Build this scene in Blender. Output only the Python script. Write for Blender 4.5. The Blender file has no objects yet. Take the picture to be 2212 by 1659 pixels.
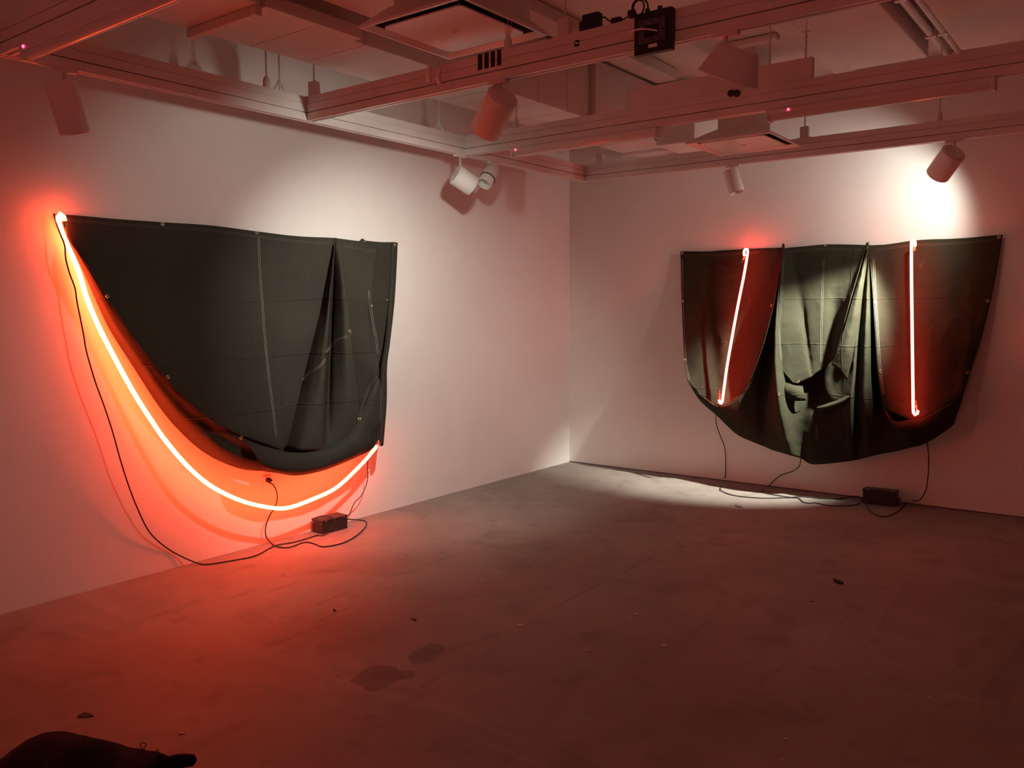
import bpy, bmesh, math, random
from mathutils import Vector, Matrix, noise
from mathutils.bvhtree import BVHTree
random.seed(4)
S = bpy.context.scene
COL = S.collection
W, H = 2212, 1659

# ------------------------------------------------------------------ camera (solved from the wall and track lines)
F_PX, YAW, PITCH, ROLL = 1820.56, -0.6478, -0.0886, -0.0061
CAM = Vector((4.6522, -7.1063, 1.55))
FW = Vector((math.sin(YAW)*math.cos(PITCH), math.cos(YAW)*math.cos(PITCH), math.sin(PITCH)))
_r = Vector((math.cos(YAW), -math.sin(YAW), 0)); _u = _r.cross(FW)
RT = _r*math.cos(ROLL) + _u*math.sin(ROLL); UP = -_r*math.sin(ROLL) + _u*math.cos(ROLL)
cd = bpy.data.cameras.new('camera'); cd.sensor_fit = 'HORIZONTAL'; cd.sensor_width = 36
cd.lens = 36*F_PX/W; cd.clip_start = .05
co = bpy.data.objects.new('camera', cd); COL.objects.link(co)
M = Matrix((RT, UP, -FW)).transposed().to_4x4(); M.translation = CAM
co.matrix_world = M
S.camera = co

# ------------------------------------------------------------------ world, exposure
w = bpy.data.worlds.new('world'); S.world = w; w.use_nodes = True
w.node_tree.nodes['Background'].inputs[0].default_value = (0.02, 0.015, 0.013, 1)
w.node_tree.nodes['Background'].inputs[1].default_value = 0.1
S.view_settings.view_transform = 'Standard'; S.view_settings.look = 'None'
S.view_settings.exposure = 0.0; S.view_settings.gamma = 1.0
S.view_settings.use_curve_mapping = False

LEFT_SPOT_W, LEFT_SPILL_W, RIGHT_SPILL_W, RIGHT_BEAM_W = 180.0, 27.0, 28.0, 1120.0
SPOT_COL = (1.0, .95, .83)
NEON_L = (65.0, 4.0, 1.02)       # radiance of the tubes
NEON_R = (44.0, 1.8, 1.2)
RED_FILL_W = 36.0                   # unseen red fill light added behind the camera

# ------------------------------------------------------------------ helpers
def ray(px, py):
    return FW + RT*((px-W/2)/F_PX) - UP*((py-H/2)/F_PX)
def on(px, py, ax, v):                       # point on the plane axis=v seen at that pixel
    d = ray(px, py); return CAM + d*((v-CAM[ax])/d[ax])
def dep(px, py, D): return CAM + ray(px, py)*D
def L(px, py, d=0.0): return on(px, py, 0, d)        # d metres off the left wall
def R(px, py, d=0.0): return on(px, py, 1, -d)       # d metres off the right wall
def FL(px, py, z=0.0): return on(px, py, 2, z)

class MB:
    def __init__(s): s.v = []; s.f = []
    def add(s, vs, fs):
        n = len(s.v); s.v += [Vector(p) for p in vs]; s.f += [tuple(i+n for i in f) for f in fs]; return s
    def box(s, lo, hi):
        x0, y0, z0 = lo; x1, y1, z1 = hi
        return s.add([(x0,y0,z0),(x1,y0,z0),(x1,y1,z0),(x0,y1,z0),(x0,y0,z1),(x1,y0,z1),(x1,y1,z1),(x0,y1,z1)],
            [(0,3,2,1),(4,5,6,7),(0,1,5,4),(1,2,6,5),(2,3,7,6),(3,0,4,7)])
    def obox(s, c, ex, ey, ez):                       # oriented box, half-extent vectors
        c, ex, ey, ez = map(Vector, (c, ex, ey, ez))
        vs = [c+a*ex+b*ey+d*ez for d in (-1,1) for a, b in ((-1,-1),(1,-1),(1,1),(-1,1))]
        return s.add(vs, [(0,3,2,1),(4,5,6,7),(0,1,5,4),(1,2,6,5),(2,3,7,6),(3,0,4,7)])
    def tube(s, pts, r, n=8, cap=True):
        pts = [Vector(p) for p in pts]
        rr = r if isinstance(r, (list, tuple)) else [r]*len(pts)
        t0 = (pts[1]-pts[0]).normalized()
        a = t0.orthogonal().normalized(); vs = []
        for i, p in enumerate(pts):
            t = (pts[min(i+1, len(pts)-1)]-pts[max(i-1, 0)])
            t = t.normalized() if t.length > 1e-9 else t0
            a = (a - t*a.dot(t)); a = a.normalized() if a.length > 1e-6 else t.orthogonal().normalized()
            b = t.cross(a)
            vs += [p + a*(rr[i]*math.cos(k*2*math.pi/n)) + b*(rr[i]*math.sin(k*2*math.pi/n)) for k in range(n)]
        fs = [(i*n+k, i*n+(k+1) % n, (i+1)*n+(k+1) % n, (i+1)*n+k) for i in range(len(pts)-1) for k in range(n)]
        if cap:
            fs.append(tuple(range(n-1, -1, -1))); m = (len(pts)-1)*n; fs.append(tuple(m+k for k in range(n)))
        return s.add(vs, fs)
    def lathe(s, A, B, prof, n=32):                   # prof: (radius, metres along AB from A)
        A = Vector(A); t = (Vector(B)-A).normalized(); a = t.orthogonal().normalized(); b = t.cross(a); vs = []
        for r, h in prof:
            vs += [A + t*h + (a*math.cos(k*2*math.pi/n) + b*math.sin(k*2*math.pi/n))*max(r, 1e-5) for k in range(n)]
        fs = [(i*n+k, i*n+(k+1) % n, (i+1)*n+(k+1) % n, (i+1)*n+k) for i in range(len(prof)-1) for k in range(n)]
        return s.add(vs, fs)
    def ring(s, c, nrm, Rr, r, n=20, m=8):
        nrm = Vector(nrm).normalized(); a = nrm.orthogonal().normalized(); b = nrm.cross(a); c = Vector(c); vs = []
        for i in range(n):
            d = a*math.cos(i*2*math.pi/n) + b*math.sin(i*2*math.pi/n)
            vs += [c + d*(Rr + r*math.cos(k*2*math.pi/m)) + nrm*(r*math.sin(k*2*math.pi/m)) for k in range(m)]
        return s.add(vs, [(i*m+k, i*m+(k+1) % m, ((i+1) % n)*m+(k+1) % m, ((i+1) % n)*m+k) for i in range(n) for k in range(m)])
    def prism(s, poly, off):                          # polygon extruded by vector
        n = len(poly); off = Vector(off); poly = [Vector(p) for p in poly]
        return s.add(poly+[p+off for p in poly], [tuple(range(n-1,-1,-1)), tuple(range(n, 2*n))] +
                     [(i, (i+1) % n, (i+1) % n+n, i+n) for i in range(n)])
    def grid(s, rows):
        nv, nu = len(rows), len(rows[0])
        return s.add([p for r in rows for p in r], [(i*nu+j, i*nu+j+1, (i+1)*nu+j+1, (i+1)*nu+j) for i in range(nv-1) for j in range(nu-1)])

ORG = {}
def link(o, parent=None):
    COL.objects.link(o)
    if parent is not None: o.parent = parent
    return o
def obj(name, mb, mat, parent=None, smooth=False, bevel=0.0, solid=0.0, origin=None):
    org = ORG[parent.name] if parent is not None else Vector(origin if origin is not None else (0,0,0))
    me = bpy.data.meshes.new(name)
    me.from_pydata([tuple(v-org) for v in mb.v], [], mb.f); me.update()
    bm = bmesh.new(); bm.from_mesh(me); bmesh.ops.recalc_face_normals(bm, faces=bm.faces[:]); bm.to_mesh(me); bm.free()
    me.materials.append(mat)
    if smooth:
        for p in me.polygons: p.use_smooth = True
        if smooth == 'auto':
            try: me.set_sharp_from_angle(angle=math.radians(40))
            except Exception: pass
    o = bpy.data.objects.new(name, me)
    if parent is None: o.location = org
    ORG[o.name] = org
    link(o, parent); ORG[o.name] = org
    if solid:
        m = o.modifiers.new('thick', 'SOLIDIFY'); m.thickness = solid; m.offset = 0
    if bevel:
        m = o.modifiers.new('bevel', 'BEVEL'); m.width = bevel; m.segments = 2; m.limit_method = 'ANGLE'
    return o
def tag(o, label, cat, group=None):
    o['label'] = label; o['category'] = cat; o['kind'] = 'thing'
    if group: o['group'] = group
    return o
def thing(name, label, cat, loc, group=None):
    o = bpy.data.objects.new(name, None); o.location = loc; o.empty_display_size = .1
    link(o); ORG[o.name] = Vector(loc); return tag(o, label, cat, group)
def struct(o): o['kind'] = 'structure'; return o

def cr(P, n):                                        # Catmull-Rom through P, n samples, roughly even in length
    P = [Vector(p) for p in P]
    if len(P) == 2: return [P[0].lerp(P[1], i/(n-1)) for i in range(n)]
    Q = [P[0]*2-P[1]] + P + [P[-1]*2-P[-2]]; out = []
    for i in range(len(P)-1):
        p0, p1, p2, p3 = Q[i:i+4]
        for k in range(24):
            t = k/24
            out.append(.5*((2*p1) + (p2-p0)*t + (2*p0-5*p1+4*p2-p3)*t*t + (3*p1-p0-3*p2+p3)*t**3))
    out.append(P[-1])
    acc = [0]
    for a, b in zip(out, out[1:]): acc.append(acc[-1] + (b-a).length)
    res = []; j = 0
    for i in range(n):
        d = acc[-1]*i/(n-1)
        while j < len(acc)-2 and acc[j+1] < d: j += 1
        t = (d-acc[j])/max(acc[j+1]-acc[j], 1e-9); res.append(out[j].lerp(out[j+1], min(max(t, 0), 1)))
    return res
def cru(P, n):                                       # Catmull-Rom, uniform in the control index
    P = [Vector(p) for p in P]
    Q = [P[0]*2-P[1]] + P + [P[-1]*2-P[-2]]; out = []; m = len(P)-1
    for j in range(n):
        x = m*j/(n-1); i = min(int(x), m-1); t = x-i
        p0, p1, p2, p3 = Q[i:i+4]
        out.append(.5*((2*p1) + (p2-p0)*t + (2*p0-5*p1+4*p2-p3)*t*t + (3*p1-p0-3*p2+p3)*t**3))
    return out
def loft(cols, wallfn, nrm, per=9, nv=64, amp=.004, seed=0, fade=True):
    """cloth through columns of (px, py, metres off the wall); returns MB"""
    world = [[wallfn(*p) for p in c] for c in cols]
    C = [cr(c, nv) for c in world]
    nu = (len(C)-1)*per+1
    rows = [cru([c[j] for c in C], nu) for j in range(nv)]
    nrm = Vector(nrm)
    for j in range(nv):
        for i in range(nu):
            p = rows[j][i]; q = p + Vector((seed*7.3, seed*3.1, seed*1.7))
            e = 1.0
            if fade: e = min(1, min(i, nu-1-i)/4, min(j, nv-1-j)/4)
            d = noise.noise(q*3.5)*1.5 + noise.noise(Vector((q.x*9, q.y*9, q.z*4)))*.8 + (1-abs(noise.noise(q*6+Vector((9,2,4)))))**4*1.0
            rows[j][i] = p + nrm*(amp*d*e)
    return MB().grid(rows)

# ------------------------------------------------------------------ materials
def mat(name, col, rough=.6, metal=0.0, spec=None):
    m = bpy.data.materials.new(name); m.use_nodes = True; b = m.node_tree.nodes['Principled BSDF']
    b.inputs['Base Color'].default_value = (*col, 1); b.inputs['Roughness'].default_value = rough
    b.inputs['Metallic'].default_value = metal
    if spec is not None: b.inputs['Specular IOR Level'].default_value = spec
    return m
def nd(m, t, **kw):
    n = m.node_tree.nodes.new(t)
    for k, v in kw.items():
        if k in n.inputs.keys(): n.inputs[k].default_value = v
        else: setattr(n, k, v)
    return n
def wire(m, a, ao, b, bi): m.node_tree.links.new(a.outputs[ao], b.inputs[bi])
def pos(m): return nd(m, 'ShaderNodeNewGeometry')
def bsdf(m): return m.node_tree.nodes['Principled BSDF']
def noise_col(m, c0, c1, scale=3.0, lo=.35, hi=.65, detail=6, rough=.6):
    g = pos(m); n = nd(m, 'ShaderNodeTexNoise'); n.inputs['Scale'].default_value = scale
    n.inputs['Detail'].default_value = detail; n.inputs['Roughness'].default_value = rough
    wire(m, g, 'Position', n, 'Vector')
    r = nd(m, 'ShaderNodeValToRGB'); r.color_ramp.elements[0].position = lo; r.color_ramp.elements[1].position = hi
    r.color_ramp.elements[0].color = (*c0, 1); r.color_ramp.elements[1].color = (*c1, 1)
    wire(m, n, 'Fac', r, 'Fac'); wire(m, r, 'Color', bsdf(m), 'Base Color')
    return g, r
def bump(m, g, scale, strength, dist, prev=None):
    n = nd(m, 'ShaderNodeTexNoise'); n.inputs['Scale'].default_value = scale; n.inputs['Detail'].default_value = 5
    wire(m, g, 'Position', n, 'Vector')
    b = nd(m, 'ShaderNodeBump'); b.inputs['Strength'].default_value = strength; b.inputs['Distance'].default_value = dist
    wire(m, n, 'Fac', b, 'Height')
    if prev: wire(m, prev, 'Normal', b, 'Normal')
    wire(m, b, 'Normal', bsdf(m), 'Normal'); return b

WALL = mat('wall_paint', (.8,.78,.75), .75, spec=.25); g, _ = noise_col(WALL, (.77,.75,.72), (.82,.80,.77), 1.4); bump(WALL, g, 60, .08, .002)
CEIL = mat('ceiling_paint', (.7,.66,.61), .8, spec=.2); g, _ = noise_col(CEIL, (.62,.58,.53), (.72,.68,.63), 2.0); bump(CEIL, g, 40, .1, .002)
DUCT = mat('duct_paint', (.76,.73,.69), .6, spec=.3); g, _ = noise_col(DUCT, (.72,.69,.65), (.79,.76,.72), 2.5)
RAIL = mat('rail_paint', (.74,.71,.68), .45, spec=.4); g, _ = noise_col(RAIL, (.70,.67,.64), (.77,.74,.71), 5)
CAN = mat('lamp_can_paint', (.74,.72,.69), .45, spec=.4); noise_col(CAN, (.72,.70,.67), (.76,.74,.71), 9)
DARKIN = mat('dark_interior', (.03,.028,.026), .8); noise_col(DARKIN, (.025,.022,.02), (.035,.03,.03), 8)
GLOSS = mat('glossy_plastic_lens', (.7,.66,.62), .12); noise_col(GLOSS, (.68,.64,.6), (.72,.68,.64), 6)
DIFF = mat('diffuser_enamel', (.76,.73,.70), .3); noise_col(DIFF, (.74,.71,.68), (.78,.75,.72), 3)
BLACK = mat('black_plastic', (.012,.012,.014), .45); noise_col(BLACK, (.010,.010,.012), (.016,.015,.016), 12)
TAPE = mat('black_tape', (.008,.008,.008), .7); noise_col(TAPE, (.006,.006,.006), (.01,.01,.01), 12)
CORD = mat('black_cord', (.012,.010,.010), .5); noise_col(CORD, (.010,.009,.009), (.015,.013,.012), 20)
GREYP = mat('grey_plate', (.09,.09,.10), .5); noise_col(GREYP, (.08,.08,.09), (.10,.10,.11), 20)
STRAP = mat('white_strap', (.88,.86,.8), .45); noise_col(STRAP, (.86,.84,.78), (.9,.88,.82), 20)
BOXM = mat('transformer_enamel', (.022,.018,.020), .38); noise_col(BOXM, (.018,.015,.017), (.028,.022,.024), 18)
BRASS = mat('brass', (.75,.62,.33), .3, 1.0); noise_col(BRASS, (.7,.57,.3), (.8,.66,.36), 40)
THREAD = mat('pale_thread', (.34,.31,.26), .8); noise_col(THREAD, (.28,.26,.21), (.38,.35,.3), 60)
DTHREAD = mat('olive_thread', (.14,.13,.10), .8); noise_col(DTHREAD, (.12,.11,.08), (.16,.15,.12), 60)
GLASS_END = mat('electrode_glass', (.85,.55,.25), .2); noise_col(GLASS_END, (.8,.5,.2), (.9,.6,.3), 60)
BAG = mat('black_bag_cloth', (.006,.006,.010), .9, spec=.15); g, _ = noise_col(BAG, (.004,.004,.008), (.009,.009,.013), 8); bump(BAG, g, 90, .4, .004)
CHIP = mat('dark_debris', (.02,.016,.014), .8); noise_col(CHIP, (.014,.012,.01), (.03,.024,.02), 40)
OUTLET = mat('outlet_plastic', (.8,.77,.72), .4); noise_col(OUTLET, (.78,.75,.7), (.82,.79,.74), 20)

def emit(name, rgb, k=1.0):
    m = bpy.data.materials.new(name); m.use_nodes = True; nt = m.node_tree; nt.nodes.clear()
    e = nt.nodes.new('ShaderNodeEmission'); o = nt.nodes.new('ShaderNodeOutputMaterial')
    mx = max(rgb); e.inputs[0].default_value = (rgb[0]/mx, rgb[1]/mx, rgb[2]/mx, 1); e.inputs[1].default_value = mx*k
    nt.links.new(e.outputs[0], o.inputs[0]); return m
NEONL = emit('red_neon_left', NEON_L); NEONR = emit('red_neon_right', NEON_R)
LED = emit('red_indicator', (9, .35, .9)); LENS = emit('lit_lamp_lens', (30, 25, 18))

def canvas(name, c0, c1, creases, axis_w):
    m = mat(name, c0, .85, spec=.08)
    g, ramp = noise_col(m, c0, c1, 2.2, .3, .7, 8)
    # faint scuffs
    n = nd(m, 'ShaderNodeTexNoise'); n.inputs['Scale'].default_value = 9; n.inputs['Detail'].default_value = 8; n.inputs['Distortion'].default_value = 1.2
    wire(m, g, 'Position', n, 'Vector')
    rr = nd(m, 'ShaderNodeMapRange'); rr.inputs['From Min'].default_value = .66; rr.inputs['From Max'].default_value = .8
    wire(m, n, 'Fac', rr, 'Value')
    mx = nd(m, 'ShaderNodeMix', data_type='RGBA'); mx.inputs[7].default_value = (c1[0]*2.0, c1[1]*2.0, c1[2]*1.9, 1)
    wire(m, ramp, 'Color', mx, 6)
    ml = nd(m, 'ShaderNodeMath', operation='MULTIPLY'); ml.inputs[1].default_value = .5
    wire(m, rr, 'Result', ml, 0); wire(m, ml, 0, mx, 0); wire(m, mx, 2, bsdf(m), 'Base Color')
    b1 = bump(m, g, 7, .5, .02)
    b2 = bump(m, g, 420, .25, .0015, b1)
    # storage creases: thin raised folds at set heights
    sp = nd(m, 'ShaderNodeSeparateXYZ'); wire(m, g, 'Position', sp, 0)
    wn = nd(m, 'ShaderNodeTexNoise'); wn.inputs['Scale'].default_value = 2.0; wire(m, g, 'Position', wn, 'Vector')
    acc = None
    for ax, v in creases:
        off = nd(m, 'ShaderNodeMath', operation='MULTIPLY_ADD'); off.inputs[1].default_value = .05; wire(m, wn, 'Fac', off, 0); wire(m, sp, ax, off, 2)
        d = nd(m, 'ShaderNodeMath', operation='SUBTRACT'); d.inputs[1].default_value = v+.025; wire(m, off, 0, d, 0)
        a = nd(m, 'ShaderNodeMath', operation='ABSOLUTE'); wire(m, d, 0, a, 0)
        r2 = nd(m, 'ShaderNodeMapRange'); r2.inputs['From Min'].default_value = .007; r2.inputs['From Max'].default_value = 0; wire(m, a, 0, r2, 'Value')
        if acc is None: acc = (r2, 'Result')
        else:
            s = nd(m, 'ShaderNodeMath', operation='MAXIMUM'); wire(m, acc[0], acc[1], s, 0); wire(m, r2, 'Result', s, 1); acc = (s, 0)
    b3 = nd(m, 'ShaderNodeBump'); b3.inputs['Strength'].default_value = .55; b3.inputs['Distance'].default_value = .006
    wire(m, acc[0], acc[1], b3, 'Height'); wire(m, b2, 'Normal', b3, 'Normal'); wire(m, b3, 'Normal', bsdf(m), 'Normal')
    return m
CANV_L = canvas('olive_canvas_left', (.038,.037,.029), (.050,.048,.037), [('Z',1.62),('Z',1.25),('Z',.92),('Y',-3.0)], 0)
CANV_R = canvas('olive_canvas_right', (.028,.029,.0175), (.039,.040,.0255), [('Z',1.62),('Z',1.25),('Z',.85),('X',1.9),('X',2.75)], 1)

def floor_mat():
    m = mat('bare_concrete', (.3,.27,.24), .62, spec=.35)
    g, ramp = noise_col(m, (.20,.175,.15), (.33,.30,.265), 1.1, .25, .75, 10, .62)
    nt = m.node_tree; last = (ramp, 'Color')
    def mixin(fac, fo, col, amt):
        nonlocal last
        ml = nd(m, 'ShaderNodeMath', operation='MULTIPLY'); ml.inputs[1].default_value = amt; wire(m, fac, fo, ml, 0)
        x = nd(m, 'ShaderNodeMix', data_type='RGBA'); x.inputs[7].default_value = (*col, 1)
        wire(m, last[0], last[1], x, 6); wire(m, ml, 0, x, 0); last = (x, 2)
    def noise_mask(scale, lo, hi, dist=0.0, detail=8, sc=(1,1,1), rot=0):
        mp = nd(m, 'ShaderNodeMapping'); mp.inputs['Scale'].default_value = sc; mp.inputs['Rotation'].default_value = (0,0,rot); wire(m, g, 'Position', mp, 'Vector')
        n = nd(m, 'ShaderNodeTexNoise'); n.inputs['Scale'].default_value = scale; n.inputs['Detail'].default_value = detail
        n.inputs['Distortion'].default_value = dist; wire(m, mp, 'Vector', n, 'Vector')
        r = nd(m, 'ShaderNodeMapRange'); r.inputs['From Min'].default_value = lo; r.inputs['From Max'].default_value = hi; wire(m, n, 'Fac', r, 'Value')
        return r
    mixin(noise_mask(2.3, .56, .72, .6), 'Result', (.13,.115,.10), .55)
    mixin(noise_mask(5.5, .60, .70, .3), 'Result', (.12,.105,.09), .4)
    mixin(noise_mask(6, .62, .70, 1.5, 4, (1,.12,1), .7), 'Result', (.12,.1,.09), .35)
    mixin(noise_mask(4, .64, .70, 1.0, 4, (.15,1,1), .3), 'Result', (.36,.33,.30), .3)
    mixin(noise_mask(26, .74, .77, 0, 3), 'Result', (.62,.58,.52), .8)     # paint specks
    mixin(noise_mask(55, .755, .78, 0, 2), 'Result', (.6,.56,.5), .6)
    mixin(noise_mask(38, .755, .78, 0, 2), 'Result', (.06,.05,.045), .7)
    for cx, cy, rx, ry, rot in ((*FL(815,1464).xy,.105,.12,.60), (*FL(850,1458).xy,.10,.05,.75), (*FL(915,1418).xy,.062,.10,.50), (*FL(938,1402).xy,.05,.065,.6)):   # two old stains
        mp = nd(m, 'ShaderNodeMapping', vector_type='TEXTURE'); mp.inputs['Location'].default_value = (cx,cy,0)
        mp.inputs['Rotation'].default_value = (0,0,rot); mp.inputs['Scale'].default_value = (rx,ry,1); wire(m, g, 'Position', mp, 'Vector')
        n = nd(m, 'ShaderNodeTexNoise'); n.inputs['Scale'].default_value = 9; n.inputs['Detail'].default_value = 5; wire(m, g, 'Position', n, 'Vector')
        ln = nd(m, 'ShaderNodeVectorMath', operation='LENGTH'); wire(m, mp, 'Vector', ln, 0)
        ad = nd(m, 'ShaderNodeMath', operation='MULTIPLY_ADD'); ad.inputs[1].default_value = 1.5; wire(m, n, 'Fac', ad, 0); wire(m, ln, 'Value', ad, 2)
        r = nd(m, 'ShaderNodeMapRange'); r.inputs['From Min'].default_value = 1.78; r.inputs['From Max'].default_value = 1.68; wire(m, ad, 0, r, 'Value')
        mixin(r, 'Result', (.11,.095,.085), .75)
    wire(m, last[0], last[1], bsdf(m), 'Base Color')
    b = bump(m, g, 5, .25, .02); bump(m, g, 90, .25, .003, b)
    return m
FLOOR = floor_mat()

# ------------------------------------------------------------------ room shell
HC = 3.42
struct(obj('floor', MB().box((-.3,-10.5,-.1), (8.6,.3,0)), FLOOR))
struct(obj('wall_left', MB().box((-.15,-10.4,0), (0,0,HC)), WALL))
struct(obj('wall_right', MB().box((-.15,.0,.007), (8.5,.15,HC)), WALL))
struct(obj('gap_shade_1', MB().box((-.15,.012,0), (8.5,.1,.007)), DARKIN))     # near-black strip, its colour gives the shade in the gap under the right wall
struct(obj('wall_back', MB().box((-.15,-10.4,0), (8.5,-10.25,HC)), WALL))
struct(obj('wall_far', MB().box((8.35,-10.4,0), (8.5,.0,HC)), WALL))
struct(obj('ceiling', MB().box((-.15,-10.4,HC), (8.5,.15,HC+.1)), CEIL))
# lower ceiling boards with a pipe recess between them
def slab(name, lo, hi, label, cat, m=CEIL, group=None):
    if name.startswith('ceiling'):
        o = obj(name.replace('panel', 'slab').replace('batten', 'beam'), MB().box(lo, hi), m, bevel=.012, origin=((lo[0]+hi[0])/2,(lo[1]+hi[1])/2,lo[2])); o['label'] = label; return struct(o)
    return tag(obj(name, MB().box(lo, hi), m, bevel=.012, origin=((lo[0]+hi[0])/2,(lo[1]+hi[1])/2,lo[2])), label, cat, group)
slab('ceiling_panel', (2.79,-5.2,3.30), (3.31,-.44,3.418), 'pale ceiling panel left of the pipe recess, right of the narrow beam', 'panel')
slab('ceiling_panel', (3.52,-5.2,3.30), (6.6,-.47,3.418), 'wide pale ceiling panel right of the pipe recess, at the top right corner', 'panel')
slab('ceiling_panel', (2.02,-3.0,3.36), (2.60,-.6,3.418), 'pale ceiling panel behind the square lampshade, left of the narrow beam', 'panel')
slab('ceiling_beam', (2.62,-4.2,3.33), (2.77,-.25,3.418), 'narrow painted ceiling beam running along the left edge of a ceiling panel', 'beam')
slab('ceiling_beam', (1.42,-4.6,3.33), (1.60,-.9,3.418), 'painted ceiling beam beside the top of the big air duct', 'beam')
p0, p1 = on(1562,104,2,3.33), on(1672,80,2,3.33)
slab('ceiling_batten', (p0.x, p0.y-.03, 3.315), (p1.x+.02, p0.y+.05, 3.357), 'short cross batten under the ceiling beside the square lampshade', 'batten')
for i, (x, r, lb) in enumerate(((3.38,.024,'left'), (3.455,.02,'right'))):
    t = thing('conduit_pipe', f'{lb} one of two painted conduit pipes in the ceiling recess', 'pipe', (x,-.3,3.37))
    obj('pipe', MB().tube([(x,-5.2,3.375),(x,-.02,3.375)], r, 12), RAIL, t, True)
    for y in (-.75,-1.6,-2.6):
        obj('clamp', MB().box((x-r-.008,y-.02,3.375-r-.005), (x+r+.008,y+.02,3.42)), RAIL, t)
# ------------------------------------------------------------------ big duct along the left wall
def duct():
    t = thing('air_duct', 'big white rectangular air duct running along the left wall under the ceiling', 'duct', (1.0,-3,2.95))
    x0, x1, z0, z1 = .76, 1.26, 2.95, 3.40
    segs = [(-9.0,-4.60),(-4.60,-1.62),(-1.62,-.27),(-.27,-.004)]
    for a, b in segs: obj('duct_section', MB().box((x0,a+.001,z0), (x1,b-.001,z1)), DUCT, t, bevel=.004)
    def flange(y, x0=x0, x1=x1, zz=.045, nm='flange'):
        m = MB().box((x0-.01,y-.02,z0-zz), (x1+.001,y+.02,z0-.0005)).box((x1+.001,y-.02,z0-zz), (x1+.045,y+.02,z1-.02))
        obj(nm, m, DUCT, t, bevel=.004)
    flange(-4.60); flange(-1.62, zz=.03); flange(-.27, zz=.03)
    obj('side_angle', MB().box((x1+.002,-4.575,z0-.005), (x1+.07,-3.98,z0+.06)).box((x1+.002,-9.0,z0-.005), (x1+.07,-4.625,z0+.06)), DUCT, t, bevel=.004)
    # shallow standing seams across the underside and up the side
    for y in (-5.3,-4.97,-4.25,-3.89,-3.3,-2.75,-2.3,-1.95,-1.1,-.7):
        obj('seam', MB().box((x0+.003,y-.004,z0-.003), (x1+.002,y+.004,z0)).box((x1,y-.004,z0), (x1+.003,y+.004,z1)), DUCT, t)
duct()
slab('air_duct_branch', (1.40,-9.0,3.03), (1.95,-3.35,3.38), 'flat white duct beside the big duct, the square air diffuser below its end', 'duct', DUCT)
slab('duct_elbow', (1.27,-.62,2.90), (1.62,-.005,3.30), 'pale duct stub at the right wall, left of the far square diffuser', 'duct', DUCT)

# ------------------------------------------------------------------ ceiling track grid
def profile(w):   # rail cross-section: (across, z), two side slots and a slot below
    z = [2.655,2.697,2.7035,2.746,2.7495,2.79]; g = .018
    return [(0,z[0]),(0,z[1]),(g,z[1]),(g,z[2]),(0,z[2]),(0,z[3]),(.005,z[3]),(.005,z[4]),(0,z[4]),(0,z[5]),
            (w,z[5]),(w,z[4]),(w-.005,z[4]),(w-.005,z[3]),(w,z[3]),(w,z[2]),(w-g,z[2]),(w-g,z[1]),(w,z[1]),(w,z[0]),
            (w*.68,z[0]),(w*.68,z[0]+.012),(w*.32,z[0]+.012),(w*.32,z[0])]
def rail_x(name, y, x0, x1, label, w=.05):
    t = thing(name, label, 'track', ((x0+x1)/2, y+w/2, 2.655), 'white ceiling tracks')
    obj('rail', MB().prism([(x0, y+a, z) for a, z in profile(w)], (x1-x0,0,0)), RAIL, t); return t
def rail_y(name, x, y0, y1, label, w=.05):
    t = thing(name, label, 'track', (x-w/2, (y0+y1)/2, 2.655), 'white ceiling tracks')
    obj('rail', MB().prism([(x-a, y0, z) for a, z in profile(w)], (0,y1-y0,0)), RAIL, t); return t
T1 = rail_y('ceiling_track', .66, -9.5, -.71, 'white ceiling track running along the left wall above the curved neon')
T4 = rail_x('ceiling_track', -.76, .661, 8.0, 'white ceiling track along the right wall, farthest from the camera')
T3 = rail_x('ceiling_track', -2.37, .662, 8.0, 'white cross track carrying two fluorescent battens, second from the right wall')
T2 = rail_x('ceiling_track', -3.80, .662, 8.0, 'white cross track with black tape strips and a black panel hung on it')
T0 = rail_x('ceiling_track', -5.45, .662, 8.0, 'nearest white cross track at the top left corner of the view')

def hanger(t, p, kind='box', top=HC):
    p = Vector(p)
    obj('hanger_rod', MB().tube([(p.x,p.y,2.80),(p.x,p.y,top-.002)], .005, 8), RAIL, t, True)
    if kind == 'box':
        obj('hanger_bracket', MB().box((p.x-.03,p.y-.022,2.788), (p.x+.03,p.y+.022,2.875)).box((p.x-.055,p.y-.024,2.786), (p.x+.055,p.y+.024,2.796)), RAIL, t, bevel=.004)
    elif kind == 'clip':
        m = MB()
        for s in (-1, 1): m.tube([(p.x,p.y+s*.04,2.79),(p.x,p.y+s*.012,2.835)], .007, 6)
        m.tube([(p.x,p.y,2.825),(p.x,p.y,2.85)], .012, 8)
        obj('hanger_clip', m, RAIL, t)
    else:
        obj('hanger_socket', MB().lathe((p.x,p.y,2.79), (p.x,p.y,2.9), [(.02,0),(.02,.045),(.014,.06),(.006,.07)], 14), RAIL, t, True)
hanger(T1, (.635,-4.06,0), 'socket'); hanger(T1, (.635,-3.97,0), 'clip'); hanger(T1, (.635,-2.62,0), 'clip'); hanger(T1, (.635,-6.2,0))
hanger(T2, (.70,-3.775,0)); hanger(T2, (2.12,-3.775,0), 'none'); hanger(T2, (2.45,-3.775,0)); hanger(T2, (4.5,-3.775,0))
hanger(T3, on(1662,150,1,-2.345), 'none', 3.36); hanger(T3, (1.10,-2.345,0), 'none', 2.95); hanger(T3, (4.35,-2.345,0), 'none', 3.30)
hanger(T4, (.80,-.735,0)); hanger(T4, (2.55,-.735,0)); hanger(T4, (3.45,-.735,0), 'none', 3.30); hanger(T0, (1.6,-5.42,0), top=3.03)

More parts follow.
